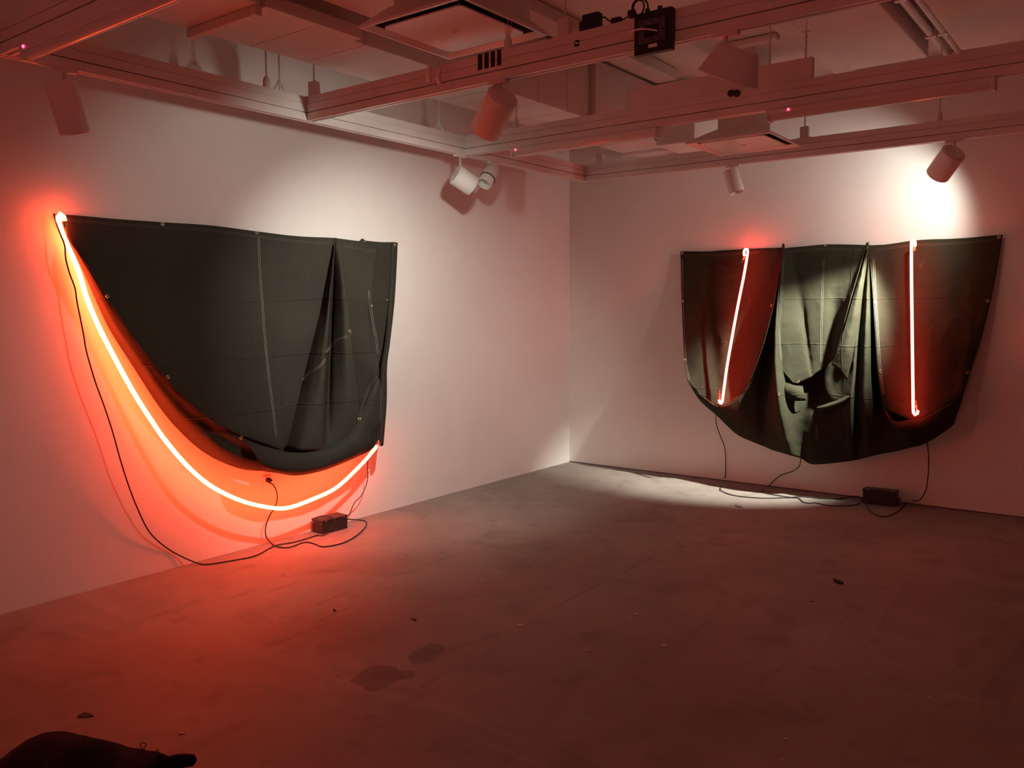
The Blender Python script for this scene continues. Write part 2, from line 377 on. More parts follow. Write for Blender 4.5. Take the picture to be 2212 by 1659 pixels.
# square-section upstand on the third track
ux0, ux1 = 1.97, 3.12
up = tag(obj('cable_trough', MB().box((ux0,-2.365,2.79), (ux1,-2.325,2.905)), RAIL, bevel=.003, origin=((ux0+ux1)/2,-2.345,2.79)),
    'long white cable trough standing on the cross track behind the square lampshade', 'trough')
p = on(1380,237,1,-2.367); obj('ring_tab', MB().ring(p, (0,1,0), .018, .004), RAIL, up)
for px in (1580, 1592.5):
    p = on(px,202,1,-2.37); obj('black_knob', MB().lathe(p, p+Vector((0,-.02,0)), [(.0001,-.004),(.020,-.002),(.020,.012),(.014,.016),(.0001,.017)], 12), BLACK, up, 'auto')
p = on(1740,140,1,-2.345); obj('trough_hanger', MB().tube([(p.x,-2.345,2.90),(p.x,-2.345,3.05)], .006, 8).box((p.x-.02,-2.355,3.04), (p.x+.02,-2.335,3.05)).tube([(p.x,-2.345,3.05),(p.x,-2.345,3.30)], .003, 6), RAIL, up)

# fluorescent battens below tracks
def batten(name, x0, x1, y, label, led_x, zt=2.653):
    t = thing(name, label, 'light', ((x0+x1)/2, y+.025, zt), 'fluorescent battens under the tracks')
    hs = obj('housing', MB().box((x0,y-.012,zt-.028), (x1,y+.062,zt-.001)), RAIL, t, bevel=.004)
    n = 10; pr = [(y-.004+.058*(.5-.5*math.cos(math.pi*k/n)), zt-.028-.030*math.sin(math.pi*k/n)) for k in range(n+1)]
    obj('lens', MB().prism([(x0+.02, a, b) for a, b in pr], (x1-x0-.04,0,0)), GLOSS, t, 'auto')
    for a, b in ((x0, x0+.02), (x1-.02, x1)):
        obj('end_cap', MB().box((a,y-.008,zt-.062), (b,y+.058,zt-.027)), RAIL, t, bevel=.004)
    if led_x is not None:
        obj('indicator_light', MB().lathe((led_x,y-.011,zt-.015), (led_x,y-.03,zt-.015), [(.0065,0),(.0065,.003),(.004,.007),(.0001,.008)], 10), LED, hs, True)
    return t
batten('batten_light', 1.07, 2.19, -2.37, 'white fluorescent batten under the cross track, left one beside the far corner', 1.12)
batten('batten_light', 2.87, 4.00, -2.37, 'long white fluorescent batten under the cross track, at the right of the view', 3.00)
batten('batten_light', .85, 2.1, -5.45, 'glossy fluorescent batten with red reflections under the nearest track, top left', .90)

# things fixed to the second track
for a, b in ((1032.5,1041.5),(1046.5,1055.5),(1060.5,1069),(1074,1082.5)):
    q = [on(a, 118-.24*(a-1033), 1, -3.801), on(b, 118-.24*(b-1033), 1, -3.801), on(b, 152-.24*(b-1033)+.3, 1, -3.801), on(a, 152-.24*(a-1033)+.3, 1, -3.801)]
    obj('tape_strip', MB().prism(q, (0,-.0015,0)), TAPE, T2)
obj('tape_mark', MB().prism([on(x, y, 1, -3.801) for x, y in ((1241,88.5),(1251,85.5),(1251.5,91.5),(1246,90.5),(1241,90.5))], (0,-.0015,0)), TAPE, T2)
obj('tape_mark', MB().prism([on(x, y, 1, -3.801) for x, y in ((1241,93.5),(1243.5,94),(1243.8,97),(1246,97),(1246.5,94.2),(1251.5,94.5),(1252,98.5),(1244.5,101),(1241,101))], (0,-.0015,0)), TAPE, T2)
for px, y0, y1, nm, lb in ((925,147,178,'cable_strap','white cable strap looped over the taped cross track, left one near the diffuser corner'),
                           (946,156,183,'cable_strap','short curved white cable strap on the taped cross track, right of the first strap')):
    pts = cr([on(px+3,y0-8,1,-3.79), on(px+1,y0,1,-3.825), on(px-1,(y0+y1)/2,1,-3.835), on(px+(2 if px < 940 else 5),y1,1,-3.822)], 14)
    ex = Vector((.0115,0,0)); rows = [[p-ex, p+ex] for p in pts]
    tag(obj(nm, MB().grid(rows), STRAP, None, True, solid=.004, origin=pts[-1]), lb, 'strap')
# black panel with grey plate
def panel():
    y = -3.84
    c = [on(1367,38,1,y), on(1449,6,1,y), on(1452,104,1,y), on(1371,121,1,y)]
    xc0 = (c[0].x+c[3].x)/2; xc1 = (c[1].x+c[2].x)/2
    z1 = (c[0].z+c[1].z)/2; z0 = (c[2].z+c[3].z)/2
    t = thing('speaker_panel', 'square black panel with a grey mounting plate hung on the taped cross track', 'panel', ((xc0+xc1)/2, y, z0))
    obj('panel_body', MB().box((xc0,y,z0), (xc1,y+.036,z1)), BLACK, t, bevel=.005)
    fx = lambda u: xc0+(xc1-xc0)*u
    fz = lambda v: z0+(z1-z0)*v
    m = MB()
    for a, b, e, f in ((.14,.85,.24,.36),(.14,.85,.66,.79),(.14,.30,.36,.66),(.69,.85,.36,.66)):
        m.box((fx(a),y-.006,fz(e)), (fx(b),y,fz(f)))
    mp = obj('mounting_plate', m, GREYP, t)
    for u, v in ((.25,.73),(.5,.73),(.74,.73),(.25,.30),(.5,.30),(.74,.30),(.2,.5),(.79,.5)):
        q = Vector((fx(u),y-.006,fz(v))); obj('screw_hole', MB().lathe(q, q+Vector((0,-.003,0)), [(.005,0),(.005,.001),(.0001,.0012)], 8), TAPE, mp)
    obj('sticker', MB().box((fx(.40),y-.002,fz(.12)), (fx(.63),y,fz(.20))), STRAP, t)
    for u in (.33,.66):
        obj('top_clip', MB().box((fx(u)-.008,y+.006,z1), (fx(u)+.008,y+.02,z1+.014)), BLACK, t)
    obj('hook_bracket', MB().box((fx(.1),y+.036,fz(.5)), (fx(.9),y+.041,z1)), BLACK, t)
    p = on(1418,66,1,y-.004); q = on(1366,67,1,y-.02)
    obj('white_lead', MB().tube(cr([p+Vector((0,.02,0)), p, (p+q)/2+Vector((0,-.015,.004)), q, q+Vector((-.03,.03,-.004))], 18), .0032, 6), STRAP, t, True)
    return t
panel()
def adapter():
    y = -3.775; c = on(1280,38,1,y)
    t = thing('power_adapter', 'black power adapter brick lying on top of the taped cross track', 'adapter', (c.x, c.y, 2.79))
    obj('brick', MB().box((c.x-.045,y-.022,2.792), (c.x+.043,y+.022,2.862)), BLACK, t, bevel=.008)
    obj('plug_end', MB().box((c.x-.062,y-.016,2.792), (c.x-.043,y+.016,2.835)), BLACK, t, bevel=.004)
    f = on(1332,45,1,y); f.z = 2.805
    obj('inline_plug', MB().obox((f.x,y,2.806), (.024,0,0), (0,.012,0), (0,0,.014)), BLACK, t, bevel=.004)
    e = on(1369,30,1,-3.80)
    obj('cord', MB().tube(cr([(c.x+.04,y,2.835),(c.x+.062,y,2.835),(c.x+.085,y,2.815),(f.x-.02,y,2.808)], 16), .0035, 6)
        .tube(cr([(f.x+.02,y,2.805),(f.x+.05,y,2.81),(e.x-.02,y,2.835),(e.x-.005,-3.795,e.z+.0)], 16), .0035, 6), CORD, t, True)
    k = on(1366,25,1,-3.80)
    obj('cord_coil', MB().ring(k+Vector((.03,0,.01)), (.2,1,.1), .030, .004, 20, 6).ring(k+Vector((.034,.006,.012)), (-.3,1,.2), .034, .004, 20, 6)
        .lathe(k+Vector((-.018,0,-.01)), k+Vector((.02,0,-.01)), [(.0001,0),(.018,.004),(.018,.03),(.0001,.034)], 12), CORD, t, True)
adapter()

# ------------------------------------------------------------------ square plaque diffusers
def diffuser(cx, cy, z, h, neck, ztop, label):
    t = thing('air_diffuser', label, 'diffuser', (cx,cy,z), 'square ceiling air diffusers')
    m = MB(); o, i = h, h-.045
    sq = lambda s, zz: [(cx-s,cy-s,zz),(cx+s,cy-s,zz),(cx+s,cy+s,zz),(cx-s,cy+s,zz)]
    rings = [sq(o,z+.012), sq(o,z), sq(o-.012,z-.001), sq(i,z+.018)]
    vs = [p for r in rings for p in r]
    m.add(vs, [(a*4+k, a*4+(k+1) % 4, (a+1)*4+(k+1) % 4, (a+1)*4+k) for a in range(3) for k in range(4)])
    obj('frame', m, DIFF, t)
    hood = MB(); rings = [sq(o,z+.012), sq(neck+.02,z+.10), sq(neck,z+.11), sq(neck,ztop)]
    hood.add([p for r in rings for p in r], [(a*4+k, a*4+(k+1) % 4, (a+1)*4+(k+1) % 4, (a+1)*4+k) for a in range(3) for k in range(4)])
    obj('hood', hood, DUCT, t)
    inn = MB(); rings = [sq(i,z+.018), sq(neck+.02,z+.085)]
    inn.add([p for r in rings for p in r]+sq(neck+.02,z+.085), [(k, (k+1) % 4, 4+(k+1) % 4, 4+k) for k in range(4)]+[(4,5,6,7)])
    obj('throat', inn, DARKIN, t)
    s, r = h-.075, .03; poly = []
    for sx, sy, a0 in ((1,1,0),(-1,1,90),(-1,-1,180),(1,-1,270)):
        for k in range(6):
            a = math.radians(a0+k*18); poly.append((cx+sx*(s-r)+r*math.cos(a), cy+sy*(s-r)+r*math.sin(a), z+.004))
    obj('plaque', MB().prism(poly, (0,0,.008)), DIFF, t, bevel=.002)
    obj('centre_ring', MB().ring((cx,cy,z+.004), (0,0,1), .018, .004), RAIL, t, True)
    for sx, sy in ((1,1),(-1,1),(1,-1),(-1,-1)):
        q = (cx+sx*(s-.05), cy+sy*(s-.05)); obj('support_wire', MB().tube([(q[0],q[1],z+.011),(q[0],q[1],z+.06)], .003, 6), RAIL, t)
diffuser(1.965,-3.985,2.855,.315,.20,3.03,'large square white air diffuser above the taped cross track, a red gleam on its rim')
p = on(1556,338,2,2.72); q = on(1730,316.5,2,2.72); hh = (q.x-p.x)/2
diffuser((p.x+q.x)/2, p.y-hh, 2.72, hh, .14, 3.415, 'smaller square air diffuser in front of the right wall with orange glints')

# ------------------------------------------------------------------ track lamp heads
def head(label, A, B, r, track_z=2.655, bpx=None, stem_from=None, on_lens=False, kind='can', r2=None, group='white track lamp heads'):
    A, B = Vector(A), Vector(B)
    if bpx:                                           # axis square to the sight line
        v = (A-CAM).normalized(); d = ray(*bpx); B = CAM + d*((A-CAM).dot(v)/d.dot(v))
    ax = (B-A).normalized(); Ln = (B-A).length; r2 = r2 or r
    st = Vector(stem_from) if stem_from else Vector((A.x, A.y, track_z))
    t = thing('track_lamp', label, 'lamp', st, group)
    prof = [(.0001,0),(r*.86,0),(r,.012)] + [(r2,Ln-.004),(r2*.97,Ln),(r2*.9,Ln),(r2*.88,Ln-.05),(.0001,Ln-.05)]
    can = obj('can', MB().lathe(A, B, prof, 36), CAN, t, 'auto')
    obj('back_rim', MB().ring(A+ax*.011, ax, r*.985, .0025, 36, 6), CAN, can, True)
    obj('lens', MB().lathe(A+ax*(Ln-.049), B, [(.0001,0),(r2*.8,0),(r2*.8,.006),(.0001,.008)], 24), LENS if on_lens else GLOSS, can, True)
    j = A + ax*min(.03, Ln*.3)
    obj('stem', MB().tube([st, Vector((st.x,st.y,max(j.z,st.z-.30)+.0)), j], .0095, 10), CAN, t, True)
    obj('yoke', MB().lathe(j-Vector((0,0,.02)), j+Vector((0,0,.06)), [(.0001,0),(.018,0),(.018,.03),(.0095,.045)], 14), CAN, t, True)
    obj('track_adapter', MB().box((st.x-.055,st.y-.018,track_z-.014) if kind != 'y' else (st.x-.018,st.y-.055,track_z-.014),
                                  (st.x+.055,st.y+.018,track_z+.001) if kind != 'y' else (st.x+.018,st.y+.055,track_z+.001)), CAN, t, bevel=.003)
    return t, B, ax
X1, Y2, Y4 = .635, -3.775, -.735
def rel(pa, pb, axp, v, db=0.0):
    return on(*pa, axp, v), on(*pb, axp, v+db)
A, B = rel((129,178),(163,289),0,X1); head('white can lamp hanging from the left wall track, leftmost in the view', A, B, .066, stem_from=(X1, on(139,150,0,X1).y, 2.655), kind='y')
A, B = rel((1088,205),(1048,283),1,Y2,.06); _, B2, ax2 = head('reddish-lit white can lamp hanging from the taped cross track', A, B, .078, stem_from=(on(1077,165,1,Y2).x, Y2, 2.655), on_lens=True)
A, B = rel((983,376),(1021,402),0,X1,.06); head('pale can lamp under the left wall track pointing right, casting a shadow on the wall', A, B, .076, stem_from=(X1, on(994,345,0,X1).y, 2.655), kind='y')
A, B = rel((1066,364),(1046,398),0,X1-.0); t7, _, _ = head('small white lamp with a black clip ring just right of the pale can lamp', A, B, .055, stem_from=(X1, on(1066,358,0,X1).y, 2.655), kind='y')
ax = (B-A).normalized(); obj('clip_ring', MB().ring(A+ax*(B-A).length*.62, ax, .0565, .0045, 28, 8), CORD, t7, True)
A, B = rel((1597,104),(1571,173),1,Y2,.05); head('large flared white lampshade hanging from the taped cross track near the black panel', A, B, .088, bpx=(1571,173), stem_from=(on(1568,58,1,Y2).x, Y2, 2.655), r2=.128)
A, B = rel((1577,368),(1592,416),1,Y4); head('slim white can lamp under the far track above the left neon of the right canvas', A, B, .058, stem_from=(on(1584,358,1,Y4).x, Y4, 2.655))
A, B = rel((2062,327),(2025,378),1,Y4,.10); _, B6, ax6 = head('white can lamp at the far right lighting the canvas on the right wall', A, B, .080, stem_from=(on(2062,303,1,Y4).x, Y4, 2.655), on_lens=True)

def spot(name, loc, target, watts, size, blend, radius, col=SPOT_COL):
    ld = bpy.data.lights.new(name, 'SPOT'); ld.energy = watts; ld.color = col; ld.spot_size = math.radians(size)
    ld.spot_blend = blend; ld.shadow_soft_size = radius
    o = bpy.data.objects.new(name, ld); link(o); o.location = loc
    o.rotation_euler = (Vector(target)-Vector(loc)).to_track_quat('-Z', 'Y').to_euler(); return o
spot('spot_light_canvas_left', B2 + ax2*.02, L(840,780,.05), LEFT_SPOT_W, 86, 1.0, .03)
spot('spot_light_canvas_left_spill', B2 + ax2*.02, (0,-3.25,1.35), LEFT_SPILL_W, 116, .45, .03)
spot('spot_light_canvas_right_spill', B6 + ax6*.02, B6 + Vector((-.80,.72,-.36)), RIGHT_SPILL_W, 126, .6, .03)
spot('spot_light_canvas_right_beam', B6 + ax6*.02, R(1735,775,.25), RIGHT_BEAM_W, 46, .9, .03)
pl = bpy.data.lights.new('red_fill_light', 'POINT'); pl.energy = RED_FILL_W; pl.color = (1,.24,.21); pl.shadow_soft_size = .3  # added fill, reddens the faces turned towards the camera
po = bpy.data.objects.new('red_fill_light', pl); po.location = (4.2,-9.7,1.5); link(po)

# ------------------------------------------------------------------ canvases
NL, NR = (1,0,0), (0,-1,0)
def dl(d): return d if d < .05 else .05+.31*math.tanh((d-.05)*2.9/.31)     # the lower folds swing far off the wall
def dr(d): return d if d < .05 else .05+(d-.05)*1.45
def LD(x, y, d=0.0): return L(x, y, dl(d))
def RD(x, y, d=0.0): return R(x, y, dr(d))
class Tarp:
    def __init__(s, name, label, loc, fn, nrm, m):
        s.t = thing(name, label, 'canvas', loc); s.fn = fn; s.n = Vector(nrm); s.m = m; s.mbs = []; s.seed = 0
    def sheet(s, name, cols, amp=.004, per=9, nv=64, fade=True):
        s.seed += 1
        mb = loft(cols, s.fn, s.n, per, nv, amp, s.seed, fade)
        s.mbs.append(mb); return obj(name, mb, s.m, s.t, True, solid=.0022)
    def done(s):
        v = []; f = []
        for mb in s.mbs:
            n = len(v); v += mb.v; f += [tuple(i+n for i in q) for q in mb.f]
        s.bvh = BVHTree.FromPolygons(v, f)
    def hit(s, px, py, off=.003):
        d = ray(px, py).normalized(); h = s.bvh.ray_cast(CAM, d)
        if h[0] is None: return s.fn(px, py, .08), s.n
        n = h[1] if h[1].dot(d) < 0 else -h[1]
        return h[0] + n*off, n
    def grommet(s, px, py, r=.0088):
        p, n = s.hit(px, py, .002)
        obj('grommet', MB().ring(p, n, r, .0030, 18, 8), BRASS, s.t, True)
    def stitch(s, pts, double=True, m=None, r=.0014, n=40, gap=3.2):
        P = cr([(x,y,0) for x, y in pts], n); mb = MB()
        for k in ((-.5,.5) if double else (0,)):
            q = []
            for i, p in enumerate(P):
                d = (P[min(i+1,n-1)]-P[max(i-1,0)]).normalized()
                q.append(s.hit(p.x - d.y*gap*k, p.y + d.x*gap*k, .0015)[0])
            q2 = [q[0]]
            for a in q[1:]:
                if (a-q2[-1]).length < .09: q2.append(a)
                else:
                    if len(q2) > 1: mb.tube(q2, r, 5)
                    q2 = [a]
            if len(q2) > 1: mb.tube(q2, r, 5)
        if mb.v: obj('stitching', mb, m or THREAD, s.t, True)

def left_canvas():
    T = Tarp('canvas_tarp', 'dark olive canvas tarp pinned to the left wall inside the curved neon', L(480,1000,.0), LD, NL, CANV_L)
    # large front face, free lower-left edge
    T.sheet('front_panel', [
        [(119,463,.03),(124,478,.033),(134,497,.036),(143,512,.04)],
        [(170,466,.03),(178,500,.05),(186,540,.075),(190,575,.09)],
        [(250,473,.03),(250,540,.05),(248,610,.08),(247,668,.10)],
        [(350,480,.03),(350,590,.055),(351,710,.085),(355,815,.115)],
        [(455,487,.03),(457,620,.055),(460,770,.085),(466,914,.13)],
        [(556,500,.032),(566,650,.055),(580,810,.085),(597,968,.13)],
        [(640,510,.032),(632,660,.05),(622,820,.075),(612,970,.12)],
        [(727,514,.035),(702,640,.045),(662,795,.055),(622,962,.10)]], .0045, 10, 80)
    # pleat hanging from one point, two facets
    T.sheet('pleat', [
        [(724,530,.04),(690,675,.035),(655,822,.035),(632,900,.04),(618,968,.06)],
        [(724,528,.05),(703,660,.075),(680,800,.085),(665,900,.10),(650,972,.12)],
        [(722,527,.055),(712,650,.095),(704,760,.105),(696,870,.115),(690,972,.13)],
        [(724,527,.035),(717,650,.045),(712,760,.05),(707,870,.065),(704,972,.12)],
        [(725,525,.045),(724,650,.065),(722,760,.07),(722,870,.09),(722,972,.12)],
        [(728,524,.05),(738,640,.10),(744,760,.115),(750,870,.125),(752,955,.13)],
        [(732,523,.05),(748,640,.115),(760,745,.125),(772,830,.125),(780,905,.13)]], .003, 8, 70)
    # panel right of the pleat up to the folded-over edge
    T.sheet('right_panel', [
        [(722,514,.034),(728,620,.035),(738,710,.038),(756,800,.045),(765,870,.065),(762,915,.10)],
        [(760,519,.038),(766,620,.055),(776,710,.065),(790,800,.08),(795,850,.10),(790,880,.12)],
        [(792,524,.038),(792,610,.06),(795,700,.075),(803,780,.09),(807,820,.11),(806,845,.125)],
        [(817,536,.045),(801,640,.075),(808,710,.09),(816,775,.10),(819,800,.12),(817,818,.13)]], .003, 9, 60)
    # folded-over back strip at the right edge
    T.sheet('side_strip', [
        [(790,520,.012),(790,620,.016),(800,720,.02),(812,800,.03),(806,880,.045),(803,940,.06)],
        [(825,523,.014),(822,620,.02),(822,720,.03),(824,800,.045),(818,880,.06),(815,945,.08)],
        [(848,523,.014),(843,620,.022),(834,720,.04),(830,800,.06),(827,880,.08),(824,955,.10)],
        [(858,524,.018),(852,640,.035),(842,730,.06),(834,770,.075),(834,860,.085),(827,962,.105)]], .002, 8, 60)
    # narrow hem roll down the right edge
    T.sheet('edge_hem', [
        [(846,526,.022),(842,630,.038),(831,740,.065),(822,800,.085),(822,870,.10),(818,962,.115)],
        [(853,525,.026),(848,630,.046),(838,740,.078),(829,800,.098),(829,870,.112),(823,964,.125)],
        [(859,524,.022),(853,640,.042),(843,735,.07),(836,790,.085),(835,870,.095),(828,962,.11)]], .0015, 6, 60)
    # sagging pouch: hangs below the free edge from far left to the right corner
    T.sheet('sag_fold', [
        [(140,503,.04),(142,506,.04),(144,510,.045),(147,516,.04),(149,521,.03)],
        [(196,585,.07),(193,588,.066),(190,592,.058),(188,597,.045),(187,602,.03)],
        [(256,684,.085),(250,689,.078),(244,695,.068),(238,700,.05),(234,706,.03)],
        [(318,765,.095),(309,772,.086),(300,778,.076),(293,786,.055),(288,792,.03)],
        [(382,840,.105),(372,852,.094),(360,862,.084),(351,870,.06),(345,880,.03)],
        [(440,890,.115),(428,905,.10),(416,920,.092),(404,932,.068),(398,941,.035)],
        [(502,934,.125),(488,952,.108),(474,968,.102),(460,978,.078),(452,984,.045)],
        [(560,960,.13),(548,980,.116),(536,995,.112),(525,1008,.092),(518,1012,.06)],
        [(612,974,.135),(603,992,.12),(594,1008,.118),(584,1017,.10),(578,1018,.08)]], .008, 10, 40)
    T.sheet('pouch', [
        [(520,946,.118),(540,965,.15),(556,990,.17),(566,1008,.16),(572,1018,.12)],
        [(583,969,.13),(588,985,.16),(594,1003,.185),(598,1016,.175),(600,1022,.13)],
        [(640,978,.135),(640,992,.175),(640,1008,.195),(640,1020,.18),(640,1027,.14)],
        [(688,973,.138),(690,985,.18),(692,1000,.195),(692,1012,.18),(692,1018,.14)],
        [(730,957,.138),(735,968,.175),(740,982,.19),(742,993,.175),(742,1000,.14)],
        [(762,928,.136),(771,940,.17),(778,954,.18),(782,970,.165),(784,981,.14)],
        [(782,888,.134),(793,900,.16),(802,918,.165),(806,945,.155),(806,968,.13)],
        [(800,845,.132),(808,850,.15),(816,865,.15),(819,900,.145),(817,950,.125)],
        [(817,816,.13),(819,818,.135),(822,830,.135),(823,880,.13),(821,955,.118)]], .006, 9, 40)
    T.sheet('inner_lining', [                                     # inside of the pouch behind the front face
        [(470,900,.02),(500,940,.03),(540,990,.05),(575,1014,.09)],
        [(600,900,.02),(600,950,.03),(605,1000,.06),(610,1018,.12)],
        [(700,860,.02),(700,930,.03),(695,990,.06),(690,1010,.12)],
        [(800,800,.02),(798,860,.03),(795,930,.05),(800,965,.11)]], .003, 8, 30)
    # torn tab on the top edge
    obj('tape_tab', MB().prism([L(778,520,.03), L(780,516,.034), L(784,515.5,.036), L(788,520,.034), L(792,521,.032), L(796,524,.03)], (.003,0,0)), CANV_L, T.t)
    T.done()
    for x, y in ((351,484),(555,503),(853,529),(756,716),(231,640),(521,945),(802,660),(819,800),(819,812),(362,815),(838,648),(777,905)): T.grommet(x, y)
    T.stitch([(558,512),(561,580),(566,650),(572,730),(580,810),(589,880),(597,945)], n=60)
    T.stitch([(653,822),(668,806),(690,792),(703,776)], n=24); T.stitch([(704,760),(715,748),(726,736),(750,726)], n=24)
    T.stitch([(797,628),(803,680),(812,730),(817,765)], n=30)
    T.stitch([(816,815),(800,832),(789,860),(776,900)], n=26, m=DTHREAD)
    T.stitch([(824,826),(823,870),(821,920)], n=24, m=DTHREAD)
    top = [(140,475),(250,484),(350,491),(455,498),(556,511),(640,521),(715,526)]
    T.stitch(top, m=DTHREAD, n=70, r=.001); T.stitch([(742,530),(775,537),(810,545)], m=DTHREAD, n=20, r=.001)
    return T
LT = left_canvas()

def right_canvas():
    T = Tarp('canvas_tarp', 'olive canvas tarp with deep folds pinned to the right wall behind two straight neon tubes', R(1750,1003,.0), RD, NR, CANV_R)
    T.sheet('back_sheet', [                                       # flat against the wall behind everything
        [(1476,548,.012),(1480,650,.015),(1492,760,.02),(1500,820,.04)],
        [(1590,545,.012),(1585,680,.015),(1585,820,.02),(1590,910,.05)],
        [(1690,540,.012),(1690,680,.015),(1690,850,.02),(1700,950,.06)],
        [(1780,534,.012),(1780,680,.015),(1780,850,.02),(1770,960,.06)],
        [(1880,530,.012),(1880,680,.015),(1880,850,.02),(1880,950,.06)],
        [(1990,524,.012),(1990,680,.015),(1990,840,.02),(1990,920,.05)],
        [(2155,514,.012),(2132,640,.015),(2100,760,.02),(2062,880,.03)]], .002, 6, 30)
    T.sheet('left_pouch', [
        [(1470,543,.03),(1471,620,.055),(1474,700,.10),(1478,780,.165),(1486,825,.215)],
        [(1490,543,.03),(1494,620,.05),(1502,700,.075),(1510,780,.14),(1514,852,.21)],
        [(1530,543,.03),(1528,620,.045),(1532,700,.06),(1542,790,.12),(1550,876,.225)],
        [(1560,541,.03),(1558,620,.055),(1560,700,.085),(1566,790,.13),(1572,874,.21)],
        [(1612,538,.03),(1606,630,.05),(1600,720,.08),(1596,800,.13),(1592,864,.215)],
        [(1655,536,.035),(1644,620,.06),(1634,700,.10),(1622,780,.16),(1610,846,.22)],
        [(1686,535,.045),(1671,620,.10),(1655,690,.15),(1639,755,.195),(1620,824,.225)],
        [(1692,535,.05),(1679,620,.13),(1664,690,.185),(1646,755,.22),(1623,818,.235)]], .005, 9, 70)
    T.sheet('lower_front', [
        [(1486,824,.20),(1487,825,.20),(1488,827,.195),(1489,829,.185),(1490,831,.17)],
        [(1516,853,.212),(1515,856,.212),(1514,859,.205),(1513,862,.19),(1512,865,.17)],
        [(1551,878,.226),(1551,883,.218),(1550,888,.20),(1549,893,.18),(1548,897,.16)],
        [(1600,856,.22),(1600,880,.205),(1597,905,.19),(1593,925,.17),(1590,937,.15)],
        [(1634,800,.21),(1632,850,.185),(1630,895,.175),(1630,930,.165),(1632,957,.155)],
        [(1654,742,.16),(1650,810,.14),(1646,870,.145),(1648,930,.15),(1652,965,.15)],
        [(1680,630,.08),(1670,700,.11),(1662,780,.125),(1657,880,.15),(1668,972,.165)],
        [(1690,545,.055),(1677,660,.11),(1671,770,.18),(1672,880,.225),(1688,978,.20)],
        [(1691,540,.06),(1679,660,.17),(1676,770,.25),(1684,880,.29),(1708,984,.24)],
        [(1692,538,.055),(1694,680,.10),(1702,790,.14),(1712,890,.22),(1730,990,.195)],
        [(1730,560,.02),(1726,700,.07),(1728,810,.12),(1734,900,.20),(1742,998,.18)],
        [(1783,560,.02),(1772,700,.06),(1764,820,.10),(1760,905,.22),(1756,1003,.18)],
        [(1840,560,.02),(1825,700,.07),(1805,820,.13),(1790,905,.22),(1785,1002,.17)],
        [(1868,545,.05),(1848,680,.15),(1835,800,.21),(1825,890,.235),(1820,998,.16)],
        [(1872,540,.06),(1856,680,.17),(1846,800,.23),(1840,890,.245),(1842,995,.16)],
        [(1874,540,.05),(1862,680,.12),(1852,800,.15),(1848,890,.17),(1858,992,.15)],
        [(1876,540,.06),(1871,680,.18),(1866,800,.225),(1868,890,.235),(1880,986,.15)],
        [(1878,541,.055),(1880,680,.15),(1882,800,.19),(1889,890,.20),(1905,980,.145)],
        [(1879,545,.03),(1889,680,.05),(1898,800,.085),(1914,890,.17),(1930,976,.145)],
        [(1906,872,.232),(1915,892,.24),(1930,915,.225),(1945,940,.20),(1958,969,.145)],
        [(1975,905,.234),(1980,918,.238),(1985,930,.23),(1994,943,.20),(2002,956,.15)],
        [(2032,882,.22),(2038,894,.22),(2044,905,.205),(2050,914,.18),(2055,921,.15)],
        [(2058,868,.185),(2060,876,.185),(2062,884,.18),(2064,892,.165),(2066,898,.145)],
        [(2081,850,.15),(2080,855,.15),(2079,860,.145),(2078,864,.14),(2077,868,.13)]], .007, 6, 80)
    T.sheet('centre_drape', [
        [(1692,536,.055),(1686,600,.12),(1681,680,.165),(1680,750,.185),(1687,795,.20),(1714,828,.215)],
        [(1697,536,.05),(1695,600,.10),(1698,680,.145),(1703,750,.17),(1709,795,.19),(1722,828,.213)],
        [(1704,535,.045),(1712,610,.085),(1724,690,.12),(1733,750,.15),(1741,790,.175),(1748,816,.205)],
        [(1714,534,.04),(1724,610,.07),(1738,690,.095),(1745,750,.13),(1750,785,.16),(1754,813,.195)],
        [(1738,532,.035),(1742,610,.075),(1748,690,.11),(1754,740,.135),(1758,775,.16),(1762,806,.19)],
        [(1783,528,.035),(1781,600,.075),(1778,670,.11),(1778,720,.13),(1778,760,.155),(1778,796,.185)],
        [(1825,528,.035),(1815,590,.07),(1806,650,.10),(1802,700,.12),(1799,740,.145),(1796,781,.18)],
        [(1862,529,.045),(1846,585,.09),(1828,640,.13),(1818,690,.17),(1808,730,.20),(1800,774,.235)],
        [(1872,530,.055),(1856,585,.14),(1840,640,.19),(1826,690,.22),(1813,735,.235),(1802,772,.24)]], .005, 9, 80)
    T.sheet('free_flap', [                                        # bright turned edge running down from the right pin
        [(1873,535,.06),(1858,590,.15),(1842,645,.20),(1826,700,.235),(1812,745,.25),(1795,788,.25)],
        [(1875,535,.065),(1863,590,.165),(1850,650,.22),(1838,710,.25),(1826,755,.265),(1812,798,.26)],
        [(1877,537,.06),(1869,595,.15),(1859,660,.20),(1850,720,.225),(1842,770,.24),(1830,822,.235)]], .005, 8, 60)
    T.sheet('lip_fold', [                                         # crumpled lip under the drape hem
        [(1690,826,.205),(1690,838,.225),(1693,850,.235),(1700,860,.235),(1710,866,.225)],
        [(1704,828,.208),(1703,840,.24),(1707,851,.25),(1714,860,.245),(1720,866,.23)],
        [(1718,832,.21),(1718,842,.245),(1721,852,.25),(1725,860,.245),(1729,866,.23)],
        [(1734,834,.20),(1736,844,.225),(1738,853,.23),(1740,860,.225),(1742,865,.21)]], .008, 8, 26)
    T.sheet('cross_fold', [
        [(1762,878,.20),(1764,882,.225),(1768,888,.22),(1772,894,.19)],
        [(1785,872,.215),(1788,877,.25),(1792,884,.24),(1795,890,.20)],
        [(1810,864,.225),(1814,868,.262),(1817,874,.25),(1820,880,.21)],
        [(1832,853,.23),(1834,856,.255),(1836,861,.245),(1838,866,.22)]], .005, 8, 22)
